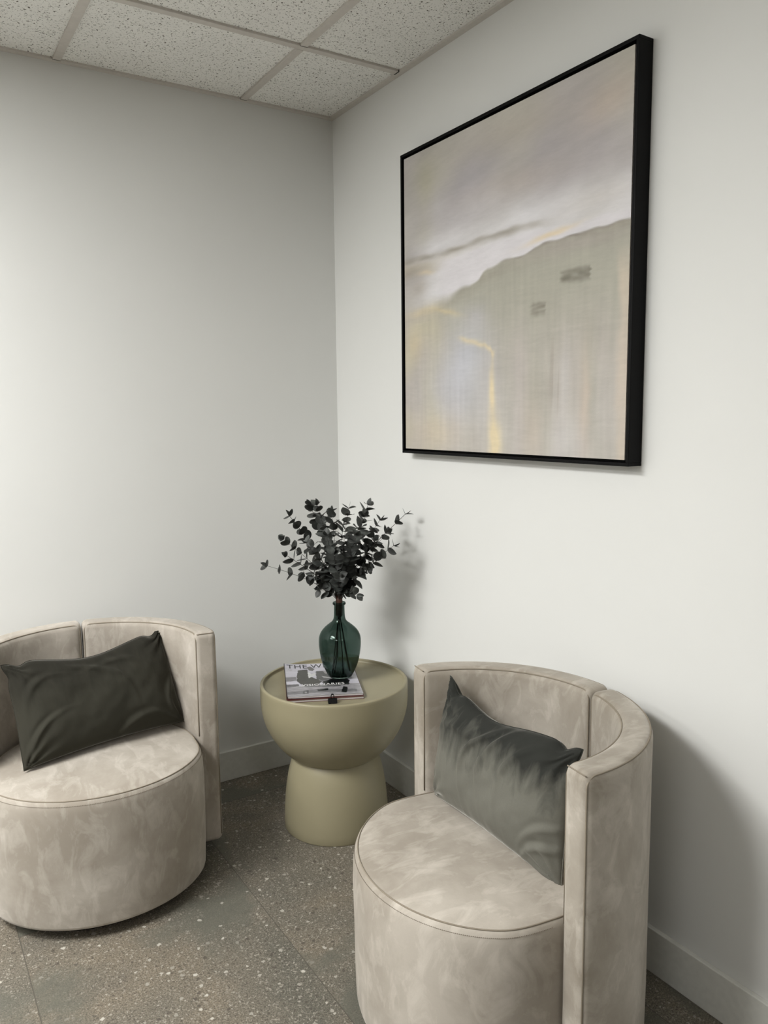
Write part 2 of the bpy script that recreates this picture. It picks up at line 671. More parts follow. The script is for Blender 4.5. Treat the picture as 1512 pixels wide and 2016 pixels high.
def back_half(parent, sgn, mat):
    """one padded half of the curved back from the centre seam to the arm tip"""
    a0, a1 = 0.004, TIP
    N = 44
    z0, z1 = 0.036, HB
    bm = bmesh.new()
    st = []
    stations = [a0] + [a0 + 0.078 + (a1 - a0 - 0.156) * i / N for i in range(N + 1)] + [a1]
    for a in stations:
        a = sgn * a
        st.append([bm.verts.new(arc_pt(r, a, z)) for r, z in ((RI, z0), (RO, z0), (RO, z1), (RI, z1))])
    for A, B in zip(st, st[1:]):
        for k in range(4):
            l = (k + 1) % 4
            bm.faces.new((A[k], A[l], B[l], B[k]))
    bm.faces.new(list(reversed(st[0])))
    bm.faces.new(st[-1])
    bmesh.ops.recalc_face_normals(bm, faces=bm.faces[:])
    sharp = [e for e in bm.edges if e.calc_face_angle(0) > 0.6]
    bmesh.ops.bevel(bm, geom=sharp, offset=0.0185, segments=5, profile=0.5, affect='EDGES')
    # cut the long faces across so the padding can swell a little
    for zc in (0.15, 0.3, 0.42, 0.5, 0.56, 0.62, 0.67):
        bmesh.ops.bisect_plane(bm, geom=bm.verts[:] + bm.edges[:] + bm.faces[:], plane_co=(0, 0, zc), plane_no=(0, 0, 1))
    for v in bm.verts:
        r = math.hypot(v.co.x, v.co.y)
        a = abs(math.atan2(v.co.x, v.co.y))
        s = min(a - a0, a1 - a) * r
        k = smstep(0.0, 0.05, s) * smstep(0.0, 0.06, z1 - v.co.z)
        dr = 0.0
        if abs(r - RI) < 0.002:
            dr = -0.007 * k + 0.003 * noise.noise(Vector((v.co.x * 8, v.co.y * 8, v.co.z * 6 + sgn)))* k
            if v.co.z < HS:
                dr = 0.0
        elif abs(r - RO) < 0.002:
            dr = 0.002 * noise.noise(Vector((v.co.x * 6, v.co.y * 6, v.co.z * 5)))
        if r > 1e-4:
            v.co.x *= (r + dr) / r
            v.co.y *= (r + dr) / r
    o = build('backrest', bm, mat, parent, True)
    wn = o.modifiers.new('wn', 'WEIGHTED_NORMAL')
    wn.keep_sharp = False
    # welts: along the top of the inner and the outer face and down both ends
    e = 0.0052
    for r, zb in ((RI + e, HS + 0.0), (RO - e, z0 + 0.02)):
        rf = 0.022
        L = r * (a1 - a0)
        s0, s1, zt = e, L - e, z1 - e
        pts = [(s1, zb), (s1, (zb + zt) / 2)]
        for k in range(9):
            th = math.pi / 2 * k / 8
            pts.append((s1 - rf + rf * math.cos(th), zt - rf + rf * math.sin(th)))
        pts = pts if True else pts
        for k in range(1, 40):
            pts.append((s1 - rf + (s0 + rf - s1 + rf) * k / 40, zt))
        for k in range(9):
            th = math.pi / 2 + math.pi / 2 * k / 8
            pts.append((s0 + rf + rf * math.cos(th), zt - rf + rf * math.sin(th)))
        pts += [(s0, (zb + zt) / 2), (s0, zb)]
        # keep the welt lying on the rounded corner, not cutting through it
        bm = bmesh.new()
        tube(bm, [arc_pt(r, sgn * (a0 + s / r), z) for s, z in pts], 0.0019, 6)
        build('piping', bm, M_PIPE, o, True)
    bm = bmesh.new()
    a = sgn * (a1 - 0.0045 / 0.32)
    pts = [arc_pt(RI + 0.008 + (RO - RI - 0.016) * k / 8, a, z1 - 0.0045) for k in range(9)]
    tube(bm, pts, 0.0013, 6)
    build('seam', bm, M_PIPE, o, True)
    return o


def make_chair(label, loc, rz, mat, smat):
    t = empty('barrel_chair', label, 'chair', loc, rz, 'pair of beige barrel chairs')
    make_seat(t, smat)
    back_half(t, 1, mat)
    back_half(t, -1, mat)
    # recessed black plinth under seat and back
    bm = bmesh.new()
    n = 90
    ring0, ring1 = [], []
    for i in range(n):
        th = 2 * math.pi * i / n
        c, s = math.cos(th), math.sin(th)
        r = (0.335 if s > 0 else 0.262)
        if s > 0:
            x, y = 0.30 * c, 0.31 * s
        else:
            k = smstep(0.0, 0.10, -s)
            x, y = (0.30 * (1 - k) + 0.262 * k) * c, 0.222 * s
        ring0.append(bm.verts.new((x, y, 0.0)))
        ring1.append(bm.verts.new((x, y, 0.037)))
    for i in range(n):
        j = (i + 1) % n
        bm.faces.new((ring0[i], ring0[j], ring1[j], ring1[i]))
    bm.faces.new(ring1)
    bm.faces.new(list(reversed(ring0)))
    build('base_plinth', bm, M_BLACK, t)
    return t


make_chair('beige suede barrel chair at left, standing against the back wall', (-1.049, -0.429, 0), math.radians(-6.9), M_SUEDE, M_SEAT)
M_SUEDE2 = mat_suede('beige_suede_right', (205, 198, 188), (140, 132, 120), 11.0)
M_SEAT2 = mat_suede('beige_suede_seat_right', (208, 201, 191), (148, 140, 129), 17.0)
make_chair('beige suede barrel chair in the right foreground, below the framed painting', (-0.433, -1.416, 0), math.radians(-98.5), M_SUEDE2, M_SEAT2)


# ------------------------------------------------------------ pillows
def make_pillow(label, loc, rot, w, h, T, mat, creases, seed, corner=None, sag=0.0, sagu=0.0):
    t = empty('lumbar_pillow', label, 'pillow', loc, 0, 'dark velvet lumbar pillows')
    t.rotation_euler = rot
    NX, NZ = 96, 60
    bm = bmesh.new()
    corner = corner or {}

    def pos(u, v, side):
        x = w / 2 * u * (1 - 0.045 * (1 - v * v))
        z = h / 2 * v * (1 - 0.075 * (1 - u * u))
        for cu in (-1, 1):      # the edge tucks in beside each ear
            du = abs(u - cu) * w / 2
            dv = abs(v - 1) * h / 2
            z -= 0.013 * math.exp(-((du - 0.045) / 0.020) ** 2) * math.exp(-(dv / 0.035) ** 2)
            x -= cu * 0.008 * math.exp(-((dv - 0.045) / 0.022) ** 2) * math.exp(-(du / 0.035) ** 2)
        z -= sag * smstep(-0.2, 1.0, v) * math.exp(-((u - sagu) / 0.62) ** 2) * (1 - u * u)
        # corners slightly drawn out or flopped
        for (cu, cv), (dx, dz) in corner.items():
            k = math.exp(-(((u - cu) * w) ** 2 + ((v - cv) * h) ** 2) / (2 * 0.05 ** 2))
            x += dx * k
            z += dz * k
        e = max(0.0, (1 - abs(u) ** 3.2)) ** 0.55 * max(0.0, (1 - abs(v) ** 2.6)) ** 0.55
        th = T / 2 * e
        d = 0.0
        # gathers fanning out of the corners
        for cu in (-1, 1):
            for cv in (-1, 1):
                px, pz = (u - cu) * w / 2, (v - cv) * h / 2
                rr = math.hypot(px, pz)
                an = math.atan2(pz * -cv, px * -cu)
                d += 0.0052 * math.exp(-(rr / 0.085) ** 2) * math.sin(an * 13 + seed + cu * 2 + cv) * smstep(0.0, 0.02, rr)
        d += 0.007 * noise.noise(Vector((u * 2.2 + seed, v * 1.6, side * 3.0 + seed))) * e
        d += 0.0026 * noise.noise(Vector((u * 7 + seed, v * 4.5, side * 5.0))) * e
        for (cx, cz, dx, dz, L, wd_, amp) in creases:
            # ridge along direction (dx, dz)
            rx, rz_ = (u - cx) * w / 2, (v - cz) * h / 2
            al = rx * dx + rz_ * dz
            ac = -rx * dz + rz_ * dx + 0.35 * al * al / L
            d += 1.25 * amp * math.exp(-(al / L) ** 2) * (math.exp(-(ac / wd_) ** 2) - 0.6 * math.exp(-((ac - 1.6 * wd_) / wd_) ** 2))
        edge = smstep(0.0, 0.05, 1 - max(abs(u), abs(v)))
        return Vector((x, -side * (th + d * edge * (1 if side > 0 else 0.3)), z))

    grids = {}
    for side in (1, -1):
        g = []
        for j in range(NZ + 1):
            row = []
            for i in range(NX + 1):
                u = -1 + 2 * i / NX
                v = -1 + 2 * j / NZ
                u = math.copysign(abs(u) ** 0.85, u)
                v = math.copysign(abs(v) ** 0.85, v)
                on_edge = i in (0, NX) or j in (0, NZ)
                if side == -1 and on_edge:
                    row.append(grids[1][j][i])
                else:
                    p = pos(u, v, side)
                    if on_edge:
                        p.y = 0
                    row.append(bm.verts.new(p))
            g.append(row)
        grids[side] = g
        for j in range(NZ):
            for i in range(NX):
                q = (g[j][i], g[j][i + 1], g[j + 1][i + 1], g[j + 1][i])
                bm.faces.new(q if side > 0 else tuple(reversed(q)))
    rim = [grids[1][0][i].co.copy() for i in range(NX)] + [grids[1][j][NX].co.copy() for j in range(NZ)] + \
          [grids[1][NZ][i].co.copy() for i in range(NX, 0, -1)] + [grids[1][j][0].co.copy() for j in range(NZ, 0, -1)]
    cover = build('pillow_cover', bm, mat, t, True)
    bm = bmesh.new()
    tube(bm, rim, 0.0013, 5, closed=True)
    build('edge_seam', bm, mat, t, True)
    return t


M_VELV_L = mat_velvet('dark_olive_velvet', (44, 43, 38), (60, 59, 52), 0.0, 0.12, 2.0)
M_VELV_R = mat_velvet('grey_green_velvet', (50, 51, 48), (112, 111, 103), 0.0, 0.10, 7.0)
make_pillow('dark olive velvet pillow leaning in the left beige chair', (-1.020, -0.356, 0.5445), (-0.402, -0.005, 0.203), 0.495, 0.302, 0.125, M_VELV_L,
            [(-0.82, -0.45, 0.6, 0.8, 0.07, 0.008, 0.006), (0.1, 0.55, 0.8, -0.6, 0.10, 0.012, 0.006), (0.3, 0.72, 0.95, -0.3, 0.09, 0.010, 0.004),
             (0.85, -0.3, 0.3, 0.9, 0.06, 0.010, 0.005), (-0.75, 0.5, 0.8, 0.6, 0.06, 0.009, 0.005), (0.3, -0.75, 0.9, 0.4, 0.08, 0.012, 0.005)], 1.3,
            {(1, 1): (0.006, 0.012), (-1, 1): (0.0, -0.006), (-1, -1): (0.004, 0.0), (1, -1): (0.0, 0.0)}, 0.027, 0.0)
make_pillow('grey velvet pillow with brushed nap leaning in the right foreground chair', (-0.362, -1.399, 0.536), (-0.165, 0.02, -1.60), 0.47, 0.295, 0.125, M_VELV_R,
            [(-0.22, 0.55, 0.55, 0.83, 0.10, 0.010, 0.010), (0.05, 0.62, 0.5, 0.86, 0.10, 0.010, 0.009), (0.38, 0.55, 0.6, 0.8, 0.09, 0.011, 0.006),
             (-0.6, 0.6, 0.9, 0.3, 0.09, 0.012, 0.005), (0.85, -0.55, 0.95, 0.3, 0.06, 0.008, 0.006), (0.88, -0.25, 0.95, 0.3, 0.06, 0.008, 0.005)], 4.1,
            {(-1, 1): (0.0, 0.012), (-1, -1): (0.01, 0.0)}, 0.032, -0.35)

# ------------------------------------------------------------ side table
TX, TY = -0.2995, -0.4906
tb = empty('side_table', 'sage green hourglass side table in the corner between the two chairs', 'table', (TX, TY, 0))
prof = []
RT, ZC = 0.243, 0.440
for k in range(0, 29):
    a = math.radians(-60 + 60 * k / 28)
    prof.append((RT * math.cos(a), ZC + RT * math.sin(a)))
prof += [(RT, 0.460), (RT, 0.478)]
for k in range(1, 6):
    a = math.pi / 2 * k / 5
    prof.append((RT - 0.006 + 0.006 * math.cos(a), 0.484 + 0.006 * math.sin(a)))
for k in range(0, 6):
    a = math.pi / 2 + math.pi / 2 * k / 5
    prof.append((RT - 0.0075 + 0.004 * math.cos(a), 0.486 + 0.004 * math.sin(a)))
prof += [(RT - 0.0125, 0.4795), (RT - 0.0145, 0.478), (0.10, 0.478), (0.01, 0.478)]
bm = bmesh.new(); lathe(bm, prof, 128)
o = build('bowl_top', bm, M_TABLE, tb, True)
bm = bmesh.new()
lathe(bm, [(0.168, 0.0), (0.1725, 0.0), (0.174, 0.003), (0.1738, 0.03), (0.1725, 0.065), (0.1695, 0.10), (0.165, 0.14), (0.158, 0.18), (0.149, 0.215), (0.136, 0.243), (0.12, 0.262)], 128)
build('pedestal_base', bm, M_TABLE, tb, True)
TOPZ = 0.478

# ------------------------------------------------------------ magazines
MBL = Vector((-0.507, -0.571, 0))
ME1 = Vector((0.919, -0.394, 0)); ME2 = Vector((0.394, 0.919, 0))
MROT = math.atan2(ME1.y, ME1.x)


def poly_in(x, y, P):
    ins = False
    n = len(P)
    for i in range(n):
        x1, y1 = P[i]; x2, y2 = P[i - 1]
        if (y1 > y) != (y2 > y) and x < (x2 - x1) * (y - y1) / (y2 - y1) + x1:
            ins = not ins
    return ins


COVER_ART = [  # (polygon, srgb) all in metres on the cover, black and white picture
    ([(0.0, 0.136), (0.035, 0.150), (0.036, 0.186), (0.0, 0.180)], (120, 118, 122)),
    ([(0.0, 0.098), (0.235, 0.098), (0.235, 0.0), (0.0, 0.0)], (150, 148, 152)),
    ([(0.0, 0.02), (0.10, 0.03), (0.22, 0.02), (0.22, 0.045), (0.10, 0.06), (0.0, 0.045)], (112, 111, 114)),
    ([(0.0, 0.085), (0.04, 0.095), (0.04, 0.115), (0.0, 0.11)], (98, 97, 100)),
    ([(0.038, 0.2001), (0.0454, 0.2547), (0.0769, 0.2602), (0.0775, 0.1926), (0.1177, 0.1348), (0.1037, 0.1027), (0.0475, 0.1132), (0.0364, 0.1431)], (62, 62, 58)),
    ([(0.0475, 0.113), (0.17, 0.09), (0.175, 0.075), (0.06, 0.085)], (84, 84, 86)),
    ([(0.1043, 0.2397), (0.1452, 0.2396), (0.1521, 0.1568), (0.1199, 0.1344), (0.101, 0.1592)], (78, 78, 78)),
    ([(0.076, 0.2451), (0.0877, 0.2054), (0.0986, 0.2257), (0.1017, 0.2027), (0.0914, 0.19), (0.0761, 0.1711)], (206, 206, 206)),
    ([(0.0761, 0.2875), (0.0886, 0.293), (0.1012, 0.2633), (0.0949, 0.2415), (0.0812, 0.2517)], (96, 94, 94)),
    ([(0.128, 0.235), (0.146, 0.245), (0.150, 0.215), (0.135, 0.205)], (150, 148, 148)),
    ([(0.12, 0.185), (0.155, 0.165), (0.156, 0.155), (0.125, 0.168)], (176, 174, 174)),
    ([(0.1148, 0.1283), (0.1544, 0.1563), (0.1965, 0.1556), (0.2079, 0.1319), (0.2002, 0.0845), (0.1256, 0.0917)], (16, 16, 17)),
    ([(0.1809, 0.0745), (0.1935, 0.0654), (0.1856, 0.014), (0.1688, 0.0236)], (20, 20, 21)),
    ([(0.0936, 0.0574), (0.1323, 0.0635), (0.1284, 0.0443), (0.0991, 0.04)], (22, 22, 24)),
    ([(0.0506, 0.0458), (0.069, 0.0554), (0.067, 0.0233), (0.0515, 0.023)], (70, 70, 72)),
    ([(0.055, 0.041), (0.062, 0.045), (0.062, 0.031), (0.056, 0.031)], (150, 150, 152)),
    ([(0.008, 0.262), (0.026, 0.262), (0.026, 0.2605), (0.008, 0.2605)], (120, 118, 122)),
    ([(0.008, 0.256), (0.026, 0.256), (0.026, 0.2545), (0.008, 0.2545)], (120, 118, 122)),
    ([(0.008, 0.250), (0.022, 0.250), (0.022, 0.2485), (0.008, 0.2485)], (120, 118, 122)),
]


def lift(u, v, W, H):
    """the spine side bows up a little"""
    return 0.0085 * math.exp(-u / 0.04) * (0.45 + 0.55 * v / H) + 0.0012 * math.sin(u / W * 3.0)


def sheet(name, parent, W, H, z, mat, paint=None, nx=90, ny=120, zl=True):
    bm = bmesh.new()
    lay = bm.loops.layers.float_color.new('paint') if paint else None
    g = [[bm.verts.new((W * i / nx, H * j / ny, z + (lift(W * i / nx, H * j / ny, W, H) if zl else 0))) for i in range(nx + 1)] for j in range(ny + 1)]
    for j in range(ny):
        for i in range(nx):
            f = bm.faces.new((g[j][i], g[j][i + 1], g[j + 1][i + 1], g[j + 1][i]))
            if paint:
                for lp in f.loops:
                    lp[lay] = (*s2l(paint(lp.vert.co.x, lp.vert.co.y)), 1)
    return build(name, bm, mat, parent, True)


def pages(name, parent, W, H, z0, z1, mat, inset=0.0, l0=True, l1=True, nx=40):
    """a bowed block of paper"""
    bm = bmesh.new()
    st = []
    for i in range(nx + 1):
        x = inset + (W - 2 * inset) * i / nx
        col = []
        for y, zz, lf in ((inset, z0, l0), (H - inset, z0, l0), (H - inset, z1, l1), (inset, z1, l1)):
            col.append(bm.verts.new((x, y, zz + (lift(x, y, W, H) * (1.0 if lf else 0.0)))))
        st.append(col)
    for A, B in zip(st, st[1:]):
        for k in range(4):
            l = (k + 1) % 4
            bm.faces.new((A[l], A[k], B[k], B[l]))
    bm.faces.new(st[0]); bm.faces.new(list(reversed(st[-1])))
    return build(name, bm, mat, parent, False)


def cover_paint(x, y):
    n1 = noise.noise(Vector((x * 22, y * 60, 0.5)))
    g = 196 + 14 * n1
    c = (g - 4, g - 6, g + 4)
    for P, col in COVER_ART:
        if poly_in(x + 0.002 * noise.noise(Vector((x * 90, y * 90, 0))), y + 0.002 * noise.noise(Vector((x * 90, y * 90, 5))), P):
            k = 1 + 0.18 * noise.noise(Vector((x * 60, y * 160, 2.0)))
            c = tuple(min(255, v * k) for v in col)
    return c


def text_mesh(name, txt, size, mat, parent, loc, sx=1.0, sp=1.0, bold=0.0):
    cu = D.curves.new(name, 'FONT')
    cu.body = txt
    cu.size = size
    cu.extrude = 0.00012
    cu.space_character = sp
    cu.offset = bold
    cu.resolution_u = 3
    tmp = D.objects.new(name, cu)
    COL.objects.link(tmp)
    dg = bpy.context.evaluated_depsgraph_get()
    me = D.meshes.new_from_object(tmp.evaluated_get(dg))
    D.objects.remove(tmp)
    D.curves.remove(cu)
    me.materials.clear(); me.materials.append(mat)
    xs = [v.co.x for v in me.vertices]
    x0 = min(xs)
    for v in me.vertices:
        v.co.x = (v.co.x - x0) * sx
    o = D.objects.new(name, me)
    link(o, parent)
    o.location = loc
    return o


mg = empty('magazine', 'open-bowed magazine with THE WI title and VISIONARIES on a black-and-white cover', 'magazine', (MBL.x, MBL.y, TOPZ), MROT, 'magazines on the side table')
MW, MH = 0.236, 0.322
sheet('front_cover', mg, MW, MH, 0.0145, M_COVER, cover_paint, 150, 200)
pages('page_block', mg, MW, MH, 0.0092, 0.0143, M_PAPER, 0.0012)
bm = bmesh.new(); box(bm, -0.0012, 0.0006, 0.0, MH, 0.0085, 0.0150)
for v in bm.verts:
    v.co.z += lift(0, v.co.y, MW, MH)
build('spine', bm, M_INK, mg)
for word, wx0 in (('THE', 0.008), ('WI', 0.090)):
    tt = text_mesh('title_word', word, 0.056, M_INK, mg, (wx0, 0.274, 0.0149), 0.66, 1.10, 0.0)
    # let the lettering follow the bowed cover
    for v in tt.data.vertices:
        v.co.z += lift(v.co.x + wx0, v.co.y + 0.274, MW, MH)
tv = text_mesh('cover_headline', 'VISIONARIES', 0.024, M_WINK, mg, (0.049, 0.094, 0.0150), 1.0, 1.04, 0.0)
wmax = max(v.co.x for v in tv.data.vertices)
for v in tv.data.vertices:
    v.co.x *= 0.138 / wmax
    v.co.z += lift(v.co.x + 0.049, 0.1, MW, MH)
bm = bmesh.new(); box(bm, 0.031, 0.204, 0.0885, 0.0893, 0.0150, 0.0152)
for v in bm.verts:
    v.co.z += lift(v.co.x, v.co.y, MW, MH)
build('headline_rule', bm, M_WINK, mg)

bk = empty('magazine', 'dark red edged magazine lying beneath the VISIONARIES magazine', 'magazine', (MBL.x - 0.004, MBL.y - 0.004, TOPZ), MROT - 0.012, 'magazines on the side table')
BW, BH = 0.240, 0.322
pages('page_block', bk, BW, BH, 0.0012, 0.0072, M_PAPER, 0.002, False, False)
pages('cover', bk, BW, BH, 0.0072, 0.0084, M_REDC, 0.0, False, False)
pages('back_cover', bk, BW, BH, 0.0002, 0.0012, M_REDC, 0.0, False, False)
bm = bmesh.new(); box(bm, -0.001, 0.0008, 0.0, BH, 0.0002, 0.0084)
build('spine', bm, M_REDC, bk)

# small black clip in front of the magazine
cl = empty('binder_clip', 'small black binder clip at the front edge of the magazines', 'clip', (-0.392, -0.650, TOPZ + 0.0004), MROT)
bm = bmesh.new()
pr = [(-0.010, 0.0), (0.010, 0.0), (0.0035, 0.015), (-0.0035, 0.015)]
f0 = [bm.verts.new((-0.014, y, z)) for y, z in pr]
f1 = [bm.verts.new((0.014, y, z)) for y, z in pr]
bm.faces.new(f0); bm.faces.new(list(reversed(f1)))
for k in range(4):
    l = (k + 1) % 4
    bm.faces.new((f0[l], f0[k], f1[k], f1[l]))
bmesh.ops.recalc_face_normals(bm, faces=bm.faces[:])
bmesh.ops.bevel(bm, geom=bm.edges[:], offset=0.001, segments=2, affect='EDGES')
build('clip_body', bm, M_BLACK, cl)
for s in (-1, 1):
    bm = bmesh.new()
    tube(bm, [(-0.0045 + 0.0, s * 0.002, 0.014), (-0.004, s * 0.003, 0.024), (-0.002, s * 0.0032, 0.027), (0.002, s * 0.0032, 0.027), (0.004, s * 0.003, 0.024), (0.0045, s * 0.002, 0.014)], 0.0011, 6)
    build('handle', bm, M_BLACK, cl, True)

# ------------------------------------------------------------ vase
VX, VY = -0.272, -0.484
VZ = TOPZ + 0.0170
vs = empty('glass_vase', 'dark green glass bottle vase standing on the magazines', 'vase', (VX, VY, VZ))
outer = [(0.030, 0.0), (0.037, 0.0015), (0.041, 0.006), (0.050, 0.024), (0.0595, 0.048), (0.0655, 0.075), (0.0690, 0.100), (0.0697, 0.120), (0.0680, 0.137),
         (0.0615, 0.152), (0.0500, 0.166), (0.0360, 0.178), (0.0250, 0.187), (0.0200, 0.196), (0.0182, 0.208), (0.0175, 0.225), (0.0172, 0.240),
         (0.0180, 0.2425), (0.0212, 0.2445), (0.0216, 0.248), (0.0200, 0.2515), (0.0175, 0.2520)]
# resample the outline smoothly
def catmull(P, n=5):
    out = []
    for i in range(len(P) - 1):
        p0 = P[max(i - 1, 0)]; p1 = P[i]; p2 = P[i + 1]; p3 = P[min(i + 2, len(P) - 1)]
        for k in range(n):
            t = k / n
            out.append(tuple(0.5 * ((2 * p1[a]) + (-p0[a] + p2[a]) * t + (2 * p0[a] - 5 * p1[a] + 4 * p2[a] - p3[a]) * t * t + (-p0[a] + 3 * p1[a] - 3 * p2[a] + p3[a]) * t ** 3) for a in (0, 1)))
    out.append(P[-1])
    return out


inner = [(0.0150, 0.2510), (0.0140, 0.2400), (0.0145, 0.2250), (0.0152, 0.2080), (0.0172, 0.1955), (0.0225, 0.1845), (0.0338, 0.1752), (0.0478, 0.1632), (0.0590, 0.1495),
         (0.0653, 0.1352), (0.0669, 0.1190), (0.0662, 0.1000), (0.0628, 0.0760), (0.0568, 0.0500), (0.0472, 0.0270), (0.0370, 0.0100), (0.0200, 0.0065)]
bm = bmesh.new()
lathe(bm, catmull(outer) + catmull(inner), 72)
o = build('bottle', bm, M_GLASS, vs, True)

# ------------------------------------------------------------ eucalyptus
random.seed(11)
bq = empty('eucalyptus_bouquet', 'dark grey-green artificial eucalyptus branches standing in the glass vase', 'plant', (VX, VY, VZ + 0.252))
TIPS = [(-0.127, 0.092, 0.284), (-0.162, 0.066, 0.214), (-0.202, 0.11, 0.125), (-0.133, 0.106, 0.152), (-0.055, 0.087, 0.316), (-0.08, -0.013, 0.327),
        (0.011, 0.062, 0.292), (0.011, -0.052, 0.313), (0.103, -0.022, 0.315), (0.038, -0.112, 0.295), (0.152, -0.014, 0.26), (0.204, -0.089, 0.284),
        (0.143, -0.112, 0.188), (0.179, -0.018, 0.215), (0.13, -0.048, 0.139), (0.057, -0.088, 0.111), (-0.067, 0.002, 0.046), (-0.126, -0.022, 0.21),
        (-0.079, -0.071, 0.236), (0.058, 0.071, 0.241), (0.004, -0.116, 0.234), (-0.069, -0.099, 0.183), (-0.001, -0.091, 0.167), (-0.027, 0.106, 0.106),
        (0.152, 0.02, 0.187), (-0.046, -0.089, 0.106), (0.027, -0.072, 0.036), (-0.074, 0.097, 0.078)]


def leaf(bm, p, d, nrm, L, W):
    """round leaf starting at p along d, facing nrm, lightly cupped"""
    d = d.normalized()
    side = d.cross(nrm).normalized()
    nrm = side.cross(d).normalized()
    rows = 7
    prev = None
    tip = None
    cup = random.uniform(0.1, 0.5)
    bend = random.uniform(-0.25, 0.35)
    base = p + d * L * 0.08
    tube(bm, [p, base], 0.0005, 3)
    for i in range(rows + 1):
        t = i / rows
        wv = W / 2 * math.sin(math.pi * min(0.985, 0.06 + 0.94 * t ** 0.82)) ** 0.62
        if i == rows:
            wv = W * 0.06
        row = []
        for s in (-1, -0.55, 0, 0.55, 1):
            off = nrm * (abs(s) ** 1.4 * cup * wv * 0.7 + bend * L * t * t * 0.5)
            row.append(bm.verts.new(base + d * (L * t - 0.04 * L * abs(s)) + side * wv * s + off))
        if prev:
            for k in range(4):
                bm.faces.new((prev[k], prev[k + 1], row[k + 1], row[k]))
        prev = row


for bi, tp in enumerate(TIPS):
    tip = Vector(tp)
    az = math.atan2(tip.y, tip.x)
    r0 = random.uniform(0.002, 0.0075)
    mouth = Vector((r0 * math.cos(az), r0 * math.sin(az), 0.0))
    # pull the branch up first and then out
    hgt = tip.z
    c1 = Vector((mouth.x + tip.x * 0.12, mouth.y + tip.y * 0.12, max(0.035, hgt * 0.42)))
    c2 = Vector((tip.x * 0.62, tip.y * 0.62, max(0.04, hgt * 0.72)))
    if hgt < 0.13:
        c1 = Vector((mouth.x + tip.x * 0.1, mouth.y + tip.y * 0.1, 0.045 if hgt > .06 else .03))
        c2 = Vector((tip.x * 0.5, tip.y * 0.5, hgt * 0.62 + 0.012))
    pts = []
    for k in range(25):
        t = k / 24
        pts.append(mouth * (1 - t) ** 3 + c1 * 3 * t * (1 - t) ** 2 + c2 * 3 * t * t * (1 - t) + tip * t ** 3)
    bm = bmesh.new()
    full = [mouth + Vector((0, 0, -0.05))] + pts
    if bi in (0, 3, 8, 11, 14, 19):     # these reach down to the foot of the vase
        a2 = az + math.pi + random.uniform(-0.5, 0.5)
        rr = random.uniform(0.018, 0.034)
        foot = Vector((rr * math.cos(a2), rr * math.sin(a2), -0.236))
        mid = Vector((-mouth.x * 0.5, -mouth.y * 0.5, -0.05))
        low = foot.lerp(mid, 0.35) + Vector((random.uniform(-0.006, 0.006), random.uniform(-0.006, 0.006), 0))
        full = [foot, low, foot.lerp(mid, 0.7), mid] + pts
    tube(bm, full, 0.0019 if len(full) > 27 else 0.0013, 5, taper=0.4)
    stem = build('branch', bm, M_STEM, bq, True)
    bm = bmesh.new()
    length = sum((pts[i + 1] - pts[i]).length for i in range(24))
    step = random.uniform(0.024, 0.030)
    nn = max(3, int(length / step))
    sparse = bi in (2, 11)
    if sparse:
        nn = 7
    first = 0.12
    for q in range(nn):
        t = first + (1 - first) * (q + 1) / nn
        if q == nn - 1:
            t = 1.0
        x = min(23.999, t * 24)
        i = int(x)
        p = pts[i].lerp(pts[i + 1], x - i)
        d = (pts[i + 1] - pts[i]).normalized()
        a = random.uniform(0, math.pi) if q % 2 else random.uniform(0, math.pi) + 1.2
        perp = d.cross(Vector((0.3, 0.5, 0.8))).normalized()
        perp = Matrix.Rotation(a, 3, d) @ perp
        sz = random.uniform(0.028, 0.037) * (0.8 if t > 0.93 else 1.0)
        for s in (-1, 1):
            out = (perp * s + d * random.uniform(0.25, 0.9) + Vector((random.uniform(-.25, .25), random.uniform(-.25, .25), random.uniform(-.2, .3)))).normalized()
            nr = (d - out * d.dot(out)).normalized() + Vector((random.uniform(-.35, .35), random.uniform(-.35, .35), random.uniform(-.3, .3)))
            leaf(bm, p, out, nr, sz * random.uniform(0.85, 1.15), sz * random.uniform(0.8, 1.05))
        if q == nn - 1:
            leaf(bm, p, (d + perp * 0.2).normalized(), perp, sz * 0.9, sz * 0.6)
    build('leaves', bm, M_LEAF, stem, True)
bm = bmesh.new()
lathe(bm, [(0.0115, -0.045), (0.0118, -0.02), (0.0112, 0.005), (0.0095, 0.022)], 20)
build('stem_wrap', bm, M_TAPE, bq, True)

# ------------------------------------------------------------ framed painting
FY0, FY1, FZ0, FZ1, FD = -0.5268, -1.4753, 1.2312, 2.1741, 0.0455
fr = empty('framed_painting', 'large abstract landscape painting in a black floater frame on the right wall', 'painting', (-0.0008, (FY0 + FY1) / 2, FZ0))
W_, H_ = abs(FY1 - FY0), FZ1 - FZ0
fw, gap = 0.0085, 0.0065
bm = bmesh.new()
for a in ((-W_ / 2, W_ / 2, 0, fw), (-W_ / 2, W_ / 2, H_ - fw, H_), (-W_ / 2, -W_ / 2 + fw, fw, H_ - fw), (W_ / 2 - fw, W_ / 2, fw, H_ - fw)):
    box(bm, -FD, 0.0, a[0], a[1], a[2], a[3], 0.0010, 2)
build('frame', bm, M_FRAME, fr)
bm = bmesh.new(); box(bm, -0.016, -0.003, -W_ / 2 + fw, W_ / 2 - fw, fw, H_ - fw)
build('backing', bm, M_FRAME, fr)


def gs(x, y, cx, cy, sx, sy, rot=0.0):
    dx, dy = x - cx, y - cy
    c, s = math.cos(rot), math.sin(rot)
    u, v = (dx * c + dy * s) / sx, (-dx * s + dy * c) / sy
    return math.exp(-(u * u + v * v))


